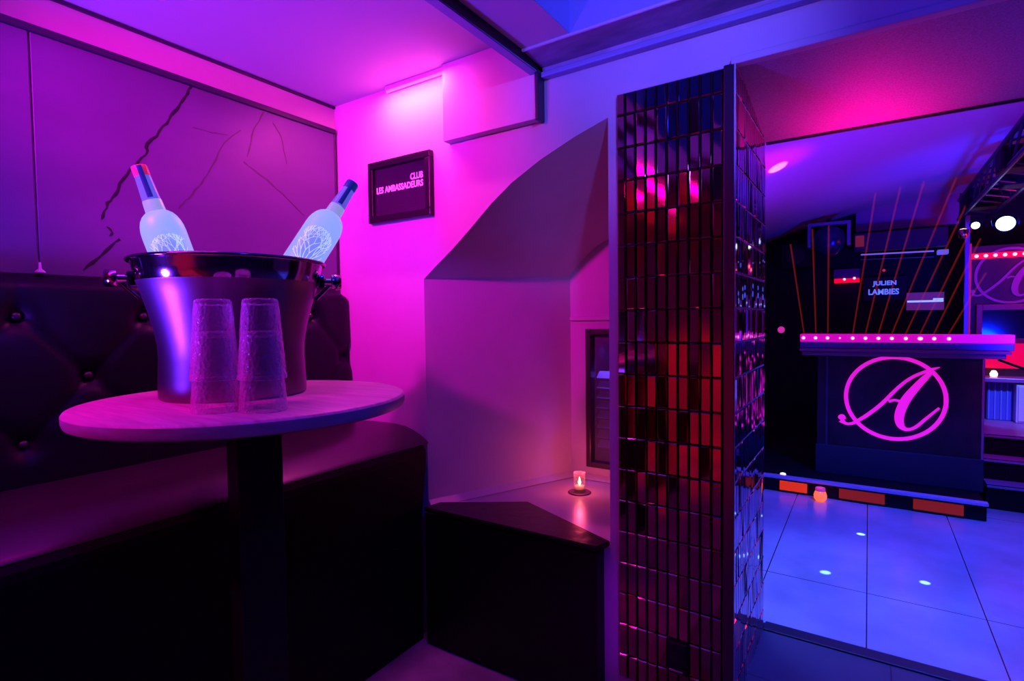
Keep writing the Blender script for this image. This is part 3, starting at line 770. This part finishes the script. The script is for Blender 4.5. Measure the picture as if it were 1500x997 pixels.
# monogram: ring and script capital
EC, ER = (487.0, 290.0), 292.0
ring_pts = [(487 + 292 * cos(2 * pi * i / 72), 290 + 232 * sin(2 * pi * i / 72), 11.5) for i in range(73)]
thin = [(168, 418, 20), (182, 430, 11), (205, 440, 8), (240, 436, 9), (275, 418, 10), (320, 392, 11), (380, 350, 11), (430, 308, 11), (480, 258, 10), (540, 205, 9), (600, 168, 9), (660, 145, 9), (700, 132, 8), (742, 122, 2)]
thick = [(706, 138, 8), (660, 180, 17), (610, 232, 21), (560, 292, 25), (530, 350, 26), (518, 400, 25), (526, 440, 21), (548, 462, 13), (580, 466, 9), (620, 448, 9), (670, 405, 8), (742, 345, 6)]
bar = [(455, 308, 9), (490, 300, 7), (535, 310, 8)]
ball = [(150, 408, 4), (156, 405, 16), (168, 404, 23), (182, 405, 19), (194, 408, 4)]
def emblem(parent, m, scale, centre, ydir=-1):
    # photo strokes are 292 x 232 units across the ring's radii; the real ring is round
    b = newbm()
    for st, hgt in ((ring_pts, .006), (smooth_pts(thin), .007), (smooth_pts(thick), .0075), (bar, .0065), (smooth_pts(ball), .008)):
        pts = [((a - 487) / 292 * scale, -(c - 290 - (a - 487) * .06) / 232 * scale, h / 265 * scale) if st is not ring_pts else ((a - 487) / 292 * scale, -(c - 290) / 232 * scale, h / 265 * scale) for a, c, h in st]
        ribbon3(b, pts, hgt, lambda a, c, h: Vector((a, -h, c)))
    o = obj('monogram', b, m, parent, loc=centre); return o
emblem(booth, PINKSIGN, .255, (.137 - bo_.x, -.001, .733 - bo_.z))
# ---- laser bar on the booth
def vault_z(x):
    for (x0, z0), (x1, z1) in zip(vp[:-1], vp[1:]):
        if x0 <= x <= x1: return z0 + (z1 - z0) * (x - x0) / (x1 - x0)
    return 1.5
lo = Vector((.15, Y0 + .02, 1.038))
lb = thing('laser_bar', 'pink lit laser bar lying along the booth counter', 'laser', lo)
LX0, LX1 = -.384, .69
b = newbm(); box(b, LX0 - lo.x, LX1 - lo.x, -.03, .09, .0, .042, .004); obj('housing', b, mat('bar_housing', (.2, .2, .5), .3, metal=.3), lb)
b = newbm(); box(b, LX0 - lo.x, LX1 - lo.x, -.034, -.0302, .043, .092, .002); box(b, LX0 - lo.x, LX1 - lo.x, -.0300, .09, .043, .092, .002); obj('face_strip', b, PINKBAR, lb)
lens_u = [1177, 1194.6, 1212.2, 1230.3, 1249, 1267.8, 1286.8, 1306.5, 1327, 1348.2, 1368.6, 1390.3]
ends = {0: (1158, 358), 1: (1190, 336), 2: (1214, 330), 4: (1286, 262), 5: (1328, 236), 6: (1366, 224), 7: (1405, 250), 8: (1420, 290), 9: (1428, 325), 10: (1436, 350), 11: (1444, 400)}
LB = newbm(); lathe(LB, [(0, .006), (.007, .005), (.0095, .0), (0, 0)], n=16); lens0 = None
bmat = bpy.data.materials.new('laser_light'); bmat.use_nodes = True
nt = bmat.node_tree; nt.nodes.clear()
em = nt.nodes.new('ShaderNodeEmission'); em.inputs[0].default_value = (1, .05, .03, 1); em.inputs[1].default_value = .5
tr = nt.nodes.new('ShaderNodeBsdfTransparent'); mx = nt.nodes.new('ShaderNodeMixShader'); mx.inputs[0].default_value = .1
ou = nt.nodes.new('ShaderNodeOutputMaterial'); nt.links.new(tr.outputs[0], mx.inputs[1]); nt.links.new(em.outputs[0], mx.inputs[2]); nt.links.new(mx.outputs[0], ou.inputs[0])
for i, u in enumerate(lens_u):
    p = at(u, 492.5, 1, Y0 - .016)
    loc = Vector((p.x, Y0 - .0143, 1.038 + .068)) - lo
    if lens0 is None: lens0 = obj('lens', LB, LEDPINK, lb, smooth=True); o = lens0
    else: o = lens0.copy(); COL.objects.link(o); o.parent = lb
    o.location = loc; o.rotation_euler = (pi / 2, 0, 0)
    if i == 3: o.scale = (.5, .5, .5)
    if i == 9: o.scale = (1.35, 1.1, 1)
    if i in ends:
        q = at(*ends[i], 1, 4.75) - lo
        s0 = loc + Vector((0, .03, .027))
        f = 1.0
        while f > .3 and (s0 + (q - s0) * f + lo).z > vault_z((s0 + (q - s0) * f + lo).x) - .012: f -= .01
        q = s0 + (q - s0) * f
        b = newbm(); cyl(b, s0, q, .0042, .0062, n=8, cap=True); obj('laser_beam', b, bmat, lb)

# ---- equipment on the far wall
YF = 5.44
def pt(u, v, y=YF): return at(u, v, 1, y)
SCREENBLUE = mat('blue_letters', (.3, .4, 1), .4, emit=(.12, .2, 1), es=.9)
p = pt(1296, 421); scr = thing('name_display', 'dark wall display with two rows of blue block letters', 'display', p)
b = newbm(); box(b, -.15, .15, 0, .05, -.11, .09, .004); obj('casing', b, mat('display_black', (.006, .006, .02), .3), scr)
a0, a1 = pt(1278, 419) - p, pt(1313, 419) - p
text_mesh('lettering', 'JULIEN', a1.x - a0.x, .048, .002, SCREENBLUE, scr, (a0.x, -.002, .008), (pi / 2, 0, 0), .03)
a0, a1 = pt(1272, 430) - p, pt(1317, 430) - p
text_mesh('lettering', 'LAMBIES', a1.x - a0.x, .048, .002, SCREENBLUE, scr, (a0.x, -.002, -.058), (pi / 2, 0, 0), .03)
p = pt(1355, 441); mn = thing('small_monitor', 'small purple monitor showing a pale blue bar', 'monitor', p)
b = newbm(); box(b, -.125, .125, 0, .04, -.075, .075, .004); obj('casing', b, mat('monitor_case', (.10, .03, .14), .4), mn)
b = newbm(); box(b, -.12, .12, -.003, 0, -.07, .07); obj('screen', b, mat('violet_screen', (.1, .02, .15), .3, emit=(.16, .02, .25), es=.5), mn)
b = newbm(); box(b, -.115, .05, -.006, -.0031, -.007, .007, .002); box(b, .05, .115, -.0065, -.0031, -.007, .022, .002); obj('picture_bar', b, mat('screen_bar', (.5, .6, 1), .4, emit=(.3, .42, 1), es=1.1), mn)
p = pt(1241, 404); amp = thing('amplifier', 'small amplifier with two red lights left of the name display', 'amplifier', p)
b = newbm(); box(b, -.10, .09, 0, .14, -.02, .06, .004); obj('case', b, mat('amp_case', (.16, .06, .2), .4), amp)
b = newbm(); box(b, -.095, .088, -.002, .12, -.055, -.021, .003); obj('lit_front', b, REDSTRIP, amp)
for dx in (-.02, .052):
    b = newbm(); lathe(b, [(0, .006), (.008, .004), (.010, 0), (0, 0)], n=14); obj('indicator', b, LEDRED, amp, smooth=True, loc=(dx, -.0025, -.028 + (.006 if dx > 0 else 0)), rot=(pi / 2, 0, 0))
    
p = pt(1325, 371); rl = thing('tube_lamp', 'thin violet tube lamp on a rail above the name display', 'lamp', p)
b = newbm(); cyl(b, rel(pt(1261, 373), p), rel(pt(1368, 367.5), p), .006, n=10); obj('tube', b, mat('violet_tube', (.4, .3, .8), .4, emit=(.25, .12, .7), es=.7), rl)
b = newbm(); cyl(b, rel(pt(1261, 380), p), rel(pt(1368, 376), p), .004, n=8); obj('rail', b, ALU, rl)
b = newbm(); q = rel(pt(1381, 369), p); box(b, q.x - .035, q.x + .035, -.03, .04, q.z - .018, q.z + .018, .006); obj('end_cap', b, mat('blue_end', (.3, .3, .8), .4, emit=(.15, .12, .8), es=.7), rl)
p = pt(1295, 395); iv = tag(obj('indicator_lamp', (lambda b: (lathe(b, [(0, .008), (.008, .005), (.011, 0), (0, 0)], n=14), b)[1])(newbm()), mat('dim_red_lamp', (1, .1, .1), .5, emit=(.8, .03, .05), es=.6), smooth=True, loc=(p.x, 5.5, p.z), rot=(pi / 2, 0, 0)), 'tiny red indicator lamp above the blue lettering', 'lamp')
p = pt(1143, 483); iv = tag(obj('indicator_lamp', (lambda b: (lathe(b, [(0, .012), (.020, .009), (.030, 0), (0, 0)], n=20), b)[1])(newbm()), mat('pink_button', (.9, .1, .6), .5, emit=(.8, .03, .45), es=.7), smooth=True, loc=(p.x, 5.5, p.z), rot=(pi / 2, 0, 0)), 'round pink lamp on the dark wall left of the booth', 'lamp')
# disco light hung under the vault
p = pt(1214, 352, 5.1); dl = thing('moving_head_light', 'dark round effect light hung below the vault above the booth', 'light', p)
b = newbm(); lathe(b, [(0, -.12), (.06, -.115), (.10, -.07), (.12, 0), (.10, .07), (.06, .1), (0, .11)], n=32); obj('head', b, mat('dark_mirror', (.04, .07, .16), .25, metal=.6), dl, smooth=True)
b = newbm(); box(b, -.15, -.125, -.03, .03, -.05, .13, .004); box(b, .125, .15, -.03, .03, -.05, .13, .004); box(b, -.15, .15, -.03, .03, .12, .145, .004); obj('yoke', b, mat('yoke_grey', (.25, .22, .4), .5), dl)
b = newbm(); cyl(b, (0, 0, .14), (0, 0, .175), .02, n=14); obj('clamp', b, BLACKMETAL, dl)
p = pt(1170, 365, 5.2); spk = thing('loudspeaker', 'black loudspeaker under the vault at the left of the booth', 'speaker', p)
b = newbm(); box(b, -.13, .10, -.05, .28, -.16, .045, .008); obj('cabinet', b, MATTEBLACK, spk)
b = newbm(); cyl(b, (-.02, -.058, -.06), (-.02, -.05, -.06), .07, n=28); obj('grille', b, BLACKMETAL, spk)
p = pt(1268, 362, 5.3); spk = thing('ceiling_speaker', 'long dark box mounted high behind the booth lights', 'speaker', p)
b = newbm(); box(b, -.08, .52, -.06, .10, -.03, .11, .006); obj('cabinet', b, mat('box_violet', (.05, .02, .06), .5), spk)
b = newbm(); box(b, -.07, -.01, -.064, -.0605, .0, .09, .002); obj('lit_panel', b, mat('dim_red_panel', (.3, .03, .03), .5, emit=(.3, .02, .03), es=.4), spk)

# ---- post and bar wall at the right
pp = thing('metal_post', 'upright blue post at the right of the far equipment wall', 'post', (.578, 5.0, ZL + .4))
b = newbm(); box(b, -.014, .012, -.014, .014, -.4 + .001, 1.42, .003); obj('shaft', b, mat('post_blue', (.3, .25, .7), .35, metal=.4), pp)
bw = Vector((1.0, 5.06, 1.0)); bwall = thing('bar_back_panel', 'dark red lit bar wall with a row of red bulbs and a monogram', 'bar wall', bw)
b = newbm(); box(b, .60 - bw.x, 2.2 - bw.x, -.02, .05, -.9, .73, .004); obj('panel', b, mat('bar_panel', (.09, .03, .05), .5, noise=(5, .5, (1, 1, 1))), bwall)
b = newbm(); box(b, .594 - bw.x, .606 - bw.x, -.03, .0, -.9, .75, .002); obj('edge_strip', b, mat('red_edge', (.5, .05, .1), .4, emit=(.5, .01, .06), es=.5), bwall)
zl = 1.658 - bw.z
b = newbm(); box(b, .606 - bw.x, 2.2 - bw.x, -.034, -.021, zl - .020, zl + .020, .003); obj('led_rail', b, REDSTRIP, bwall)
b0 = None
for k in range(16):
    if b0 is None:
        b = newbm(); lathe(b, [(0, .016), (.009, .012), (.012, 0), (0, 0)], n=16); b0 = obj('bulb', b, LEDRED, bwall, smooth=True); o = b0
    else: o = b0.copy(); COL.objects.link(o); o.parent = bwall
    o.location = (.632 + .0505 * k - bw.x, -.0345, zl); o.rotation_euler = (pi / 2, 0, 0)
e0 = at(1481, 403, 1, bw.y - .025)
emblem(bwall, SIGN2, .187, (e0.x - bw.x, -.0212, e0.z - bw.z + .0))
bm_ = thing('framed_mirror', 'mirror in a dark red frame below the bar wall monogram', 'mirror', (1.0, 5.02, 1.17)); mo = Vector((1.0, 5.02, 1.17))
zt_ = at(1431, 446, 1, 5.02).z - mo.z
b = newbm(); box(b, .636 - mo.x, .668 - mo.x, -.015, .018, -.12, zt_, .003); box(b, .668 - mo.x, 1.6 - mo.x, -.015, .018, zt_ - .04, zt_, .003); box(b, 1.6 - mo.x, 1.63 - mo.x, -.015, .018, -.12, zt_, .003); box(b, .668 - mo.x, 1.6 - mo.x, -.015, .018, -.12, -.09, .003)
obj('frame', b, mat('red_frame', (.35, .06, .12), .4), bm_)
b = newbm(); box(b, .668 - mo.x, 1.6 - mo.x, .0, .012, -.09, zt_ - .04); obj('mirror_glass', b, mat('mirror', (.3, .3, .45), .08, metal=1), bm_)

# bar counter, cabinet and raised floor at the right
co = Vector((1.2, 4.75, 0))
fl2 = newbm(); box(fl2, .575, 3.2, 4.42, 5.5, -.05, .52); struct('floor_bar', fl2, mat('bar_floor', (.4, .25, .4), .35))
cnt = thing('bar_counter', 'blue battened bar counter with a violet top beyond the steps', 'counter', (1.2, 4.98, .521)); kk = Vector((1.2, 4.98, .521))
b = newbm(); box(b, .66 - kk.x, 2.4 - kk.x, -.14, .055, .268, .296, .004); obj('worktop', b, mat('violet_worktop', (.45, .12, .4), .25), cnt)
b = newbm(); box(b, .69 - kk.x, 2.4 - kk.x, -.05, .055, .001, .267, .003); obj('body', b, mat('counter_body', (.12, .16, .6), .4), cnt)
for k in range(5):
    b = newbm(); box(b, .695 - kk.x + .032 * k, .703 - kk.x + .032 * k, -.058, -.0505, .002, .262, .002); obj('batten', b, mat('blue_batten', (.25, .35, .9), .4) if k == 0 else bpy.data.materials['blue_batten'], cnt)
fr = thing('white_cabinet', 'white cabinet standing against the bar counter beyond the steps', 'cabinet', (.91, 4.88, .521))
b = newbm(); box(b, -.083, .45, -.03, .045, .001, .255, .004); obj('body', b, mat('white_lacquer', (.8, .8, .9), .4), fr)
b = newbm(); box(b, -.073, .18, -.038, -.0305, .012, .245, .003); obj('door', b, mat('white_door', (.85, .85, .95), .4), fr)
b = newbm(); box(b, .19, .44, -.038, -.0305, .012, .245, .003); obj('door', b, bpy.data.materials['white_door'], fr)
p = at(1456, 533, 1, 4.94)
b = newbm(); lathe(b, [(0, .045), (.012, .042), (.022, .022), (.020, .004), (.012, 0), (0, 0)], n=18)
tag(obj('counter_lamp', b, mat('peach_lamp', (1, .6, .5), .4, emit=(1, .45, .35), es=2.5), smooth=True, loc=(p.x, 4.94, .8175)), 'small glowing lamp on the violet bar counter', 'lamp')
b = newbm(); box(b, .64 - bw.x, 2.2 - bw.x, -.026, -.0205, -.13, .045, .002); obj('red_light_strip', b, mat('red_wall_light', (.6, .02, .08), .4, emit=(1, .0, .09), es=.75), bwall)  # red light on the lower bar wall put into a glowing strip
hr = thing('handrail', 'thin dark handrail sloping down beside the bar steps', 'handrail', (.70, 4.56, .521)); ho = Vector((.70, 4.56, .521))
ra, rb = at(1463, 527, 1, 4.56), at(1500, 540, 1, 4.44)
b = newbm(); cyl(b, ra - ho, rb + (rb - ra) * .8 - ho, .008, n=12); obj('rail', b, BLACKMETAL, hr)
re_ = rb + (rb - ra) * .8
b = newbm(); cyl(b, Vector((re_.x, re_.y, .522)) - ho, re_ - ho, .009, n=12); obj('post', b, BLACKMETAL, hr)

# steps up to the bar: three treads
for i, (zt2, y) in enumerate(((.27, 4.10), (.395, 4.22), (.52, 4.34))):
    b = newbm(); box(b, .578, 2.4, y, 4.425, ZL + .001, zt2 - .022); box(b, .576, 2.4, y - .015, 4.425, zt2 - .0215, zt2, .004, mi=1)
    struct('stair_step', b, [MATTEBLACK, mat('tread_nosing', (.4, .28, .5), .35)])

# ---- lighting truss with spotlights
to = Vector((.62, 4.3, 2.0))
tr_ = thing('lighting_truss', 'dark lattice lighting truss below the vault at the right', 'truss', to)
tp = lambda y, k: Vector(((.63 + (.05 if k in (1, 2) else -.05) * 1.6), y, 2.02 + (.07 if k in (2, 3) else -.07))) - to
for k in range(4):
    b = newbm(); cyl(b, tp(2.6, k), tp(5.2, k), .013, n=10); obj('chord', b, mat('truss_black', (.04, .045, .09), .35, metal=.5) if k == 0 else bpy.data.materials['truss_black'], tr_)
ys = [2.6 + .2 * i for i in range(14)]
b = newbm()
for i in range(13):
    for (a, c) in ((0, 1), (1, 2), (2, 3), (3, 0)):
        cyl(b, tp(ys[i], a), tp(ys[i + 1], c), .006, n=6)
obj('lacing', b, bpy.data.materials['truss_black'], tr_)
for (y, dx, hh, lab) in ((3.55, -.03, .10, 'box'), (4.0, .05, .14, 'box'), (4.7, -.02, .12, 'box')):
    b = newbm(); box(b, dx - .07, dx + .09, y - to.y - .08, y - to.y + .08, -.06, hh - .05, .01); obj('cable_box', b, MATTEBLACK, tr_)
def spotlight(loc, aim, r, lab, m):
    loc = Vector(loc); t = thing('spotlight', lab, 'light', loc, 'truss spotlights'); t.rotation_euler = (Vector(aim) - loc).to_track_quat('Z', 'Y').to_euler()
    b = newbm(); lathe(b, [(0, -r * 1.8), (r * .6, -r * 1.7), (r * .9, -r), (r * 1.05, 0), (r * 1.05, r * .3), (r * .95, r * .3), (r * .9, 0), (0, 0)], n=28); obj('can', b, MATTEBLACK, t, smooth=True)
    b = newbm(); lathe(b, [(0, r * .22), (r * .6, r * .18), (r * .92, r * .05), (0, r * .02)], n=28); obj('lens', b, m, t, smooth=True)
    b = newbm(); box(b, -r * 1.25, -r * 1.1, -r * .2, r * .2, -r * 2.2, r * .2); box(b, r * 1.1, r * 1.25, -r * .2, r * .2, -r * 2.2, r * .2); box(b, -r * 1.25, r * 1.25, -r * .2, r * .2, -r * 2.2, -r * 2); obj('bracket', b, BLACKMETAL, t)
LAMPW = mat('white_blue_lamp', (.8, .9, 1), .3, emit=(.62, .8, 1), es=4)
p = at(1473, 327, 1, 4.4); spotlight(p, (p.x - .25, 2.2, .9), .05, 'big bright blue-white spotlight under the truss', LAMPW)
p = at(1429, 330, 1, 4.85); spotlight(p, (p.x - .25, 2.4, 1.0), .026, 'smaller white spotlight further along the truss', LAMPW)
p = at(1411, 341, 1, 4.95); t = thing('gold_lamp', 'small brassy lamp on the post below the truss', 'lamp', p)
b = newbm(); lathe(b, [(0, -.04), (.025, -.035), (.03, .02), (.022, .024), (0, .024)], n=20); obj('shade', b, mat('brass', (.8, .55, .3), .25, metal=1), t, smooth=True)
b = newbm(); lathe(b, [(0, .032), (.018, .028), (.02, .0245), (0, .0245)], n=16); obj('bulb', b, mat('warm_bulb', (1, .7, .5), .4, emit=(1, .6, .4), es=1.5), t, smooth=True)

# ================================================================== LIGHTS
def light(name, kind, loc, col, power, aim=None, size=.1, spot=60, blend=.6):
    d = bpy.data.lights.new(name, kind); d.color = col; d.energy = power
    if kind in ('POINT', 'SPOT'): d.shadow_soft_size = size
    if kind == 'SPOT': d.spot_size = radians(spot); d.spot_blend = blend
    if kind == 'AREA': d.size = size
    o = bpy.data.objects.new(name, d); COL.objects.link(o); o.location = loc
    if aim is not None: o.rotation_euler = (Vector(aim) - Vector(loc)).to_track_quat('-Z', 'Y').to_euler()
    return o
MAG = (1, .0, .58); VIO = (.13, .018, 1)
light('magenta_par', 'SPOT', (-1.33, -.32, 2.12), (1, .0, .66), 250, (-1.76, 1.5875, 1.70), .04, 60, 1)
light('magenta_table_fill', 'SPOT', (-1.5, -.35, 2.12), (1, 0, .5), 70, (-1.42, .6, 1.08), .05, 44, 1)  # unseen, added to turn the tabletop pinker
def strip(name, loc, rot, col, power, sx, sy):
    o = light(name, 'AREA', loc, col, power); o.data.shape = 'RECTANGLE'; o.data.size = sx; o.data.size_y = sy; o.rotation_euler = rot; return o
strip('magenta_seat_fill', (-1.36, -.2, 2.165), (0, 0, 0), MAG, 8, .03, 1.7)  # unseen strip added for the seat-edge highlight and magenta on the table
strip('led_tube_light', (-1.467, YA - .085, 2.155), (radians(12), 0, 0), (1, .05, .42), 9, .31, .012)
light('violet_ceiling_fill', 'SPOT', (-1.62, -.25, 1.0), VIO, 175, (-1.35, .75, 2.2), .08, 96, .9)  # unseen source added to give the ceiling its violet light
light('blue_recess_lamp', 'POINT', (.6, .2, 2.5), (.01, .025, 1), 32, None, .1)
light('blue_wall_wash', 'SPOT', (.25, .2, 2.05), (.12, .085, 1), 125, (-.55, 1.5875, 2.03), .05, 40, 1)
light('violet_strip_fill', 'SPOT', (.05, .6, .45), (.42, .0, 1), 14, (-.665, 1.5875, .3), .03, 22, 1)  # added without a visible source, lifts the pale strip below sill height
light('red_floor_wash', 'SPOT', (-.9, -1.5, 1.9), (1, .01, .005), 200, (-1.1, -2.55, .1), .1, 60, .7)
light('red_ceiling_wash', 'SPOT', (-1.5, -2.2, 1.0), (1, .01, .01), 60, (-1.75, -1.5, 2.185), .05, 40, .4)
light('red_foot_wash', 'SPOT', (-1.0, -1.0, 1.6), (1, .01, .01), 110, (-.9, -1.3, 0), .05, 60, .6)
light('blue_slat_fill', 'SPOT', (-1.02, 2.294, 1.14), (.16, .07, 1), 5, (-.96, 2.335, .8), .01, 70, .6)  # added inside the window box, stands for blue light from outside
# dance room
light('blue_floor_wash', 'SPOT', (.55, 2.9, 2.0), (.0, .055, 1), 270, (.05, 2.85, .1), .1, 100, .7)
light('white_floor_wash', 'SPOT', (-.35, 2.2, 2.0), (.08, .16, 1), 110, (-.15, 2.5, .1), .05, 46, .9)
light('blue_vault_wash', 'SPOT', (.9, 3.4, 1.0), (.0, .012, 1), 150, (.7, 4.8, 2.2), .1, 90, .9)
light('violet_vault_wash', 'SPOT', (-.6, 2.6, .6), (.22, .004, 1), 210, (-.3, 3.2, 2.1), .1, 80, .9)
pv = at(1140, 240, 2, 2.06)
light('pink_vault_spot', 'SPOT', pv + Vector((-.22, .75, -.62)), (1, .3, .7), 130, pv, .004, 5.6, .6)
light('pink_vault_spill', 'SPOT', pv + Vector((.28, -.1, -1.0)), (1, .0, .6), 42, pv + Vector((-.05, -.1, 0)), .02, 30, 1)
ps = at(1268, 172, 2, 1.868)
light('pink_soffit_uplight', 'SPOT', ps + Vector((.0, .02, -.27)), (1, .0, .30), 11, ps, .05, 130, 1)
light('blue_soffit_fill', 'SPOT', (.9, 1.8, .6), (.1, .0, 1), 26, (.75, 1.8, 1.88), .1, 60, 1)
light('candle_glow', 'POINT', (cp.x, cp.y, ZSILL + .10), (1, .07, .14), 1.1, None, .012)
light('red_bar_glow', 'POINT', (1.1, 4.7, 1.6), (1, .01, .05), 5, None, .1)
for k, (u, v) in enumerate(((1209, 838), (1261, 782), (1355, 853))):
    p = at(u, v, 2, ZL); light('floor_reflection_dot', 'SPOT', (.62, 3.5, 1.9), (.35, .85, 1), 500, p, .004, 1.1, .3)  # added narrow spots standing for lamp reflections in the glossy floor
light('blue_bar_wash', 'SPOT', (1.0, 3.7, 1.7), (.08, .13, 1), 130, (.86, 4.85, .62), .05, 24, .6)
light('violet_step_wash', 'SPOT', (1.0, 3.3, 1.8), (.5, .0, .7), 40, (.7, 4.5, .5), .05, 30, .8)
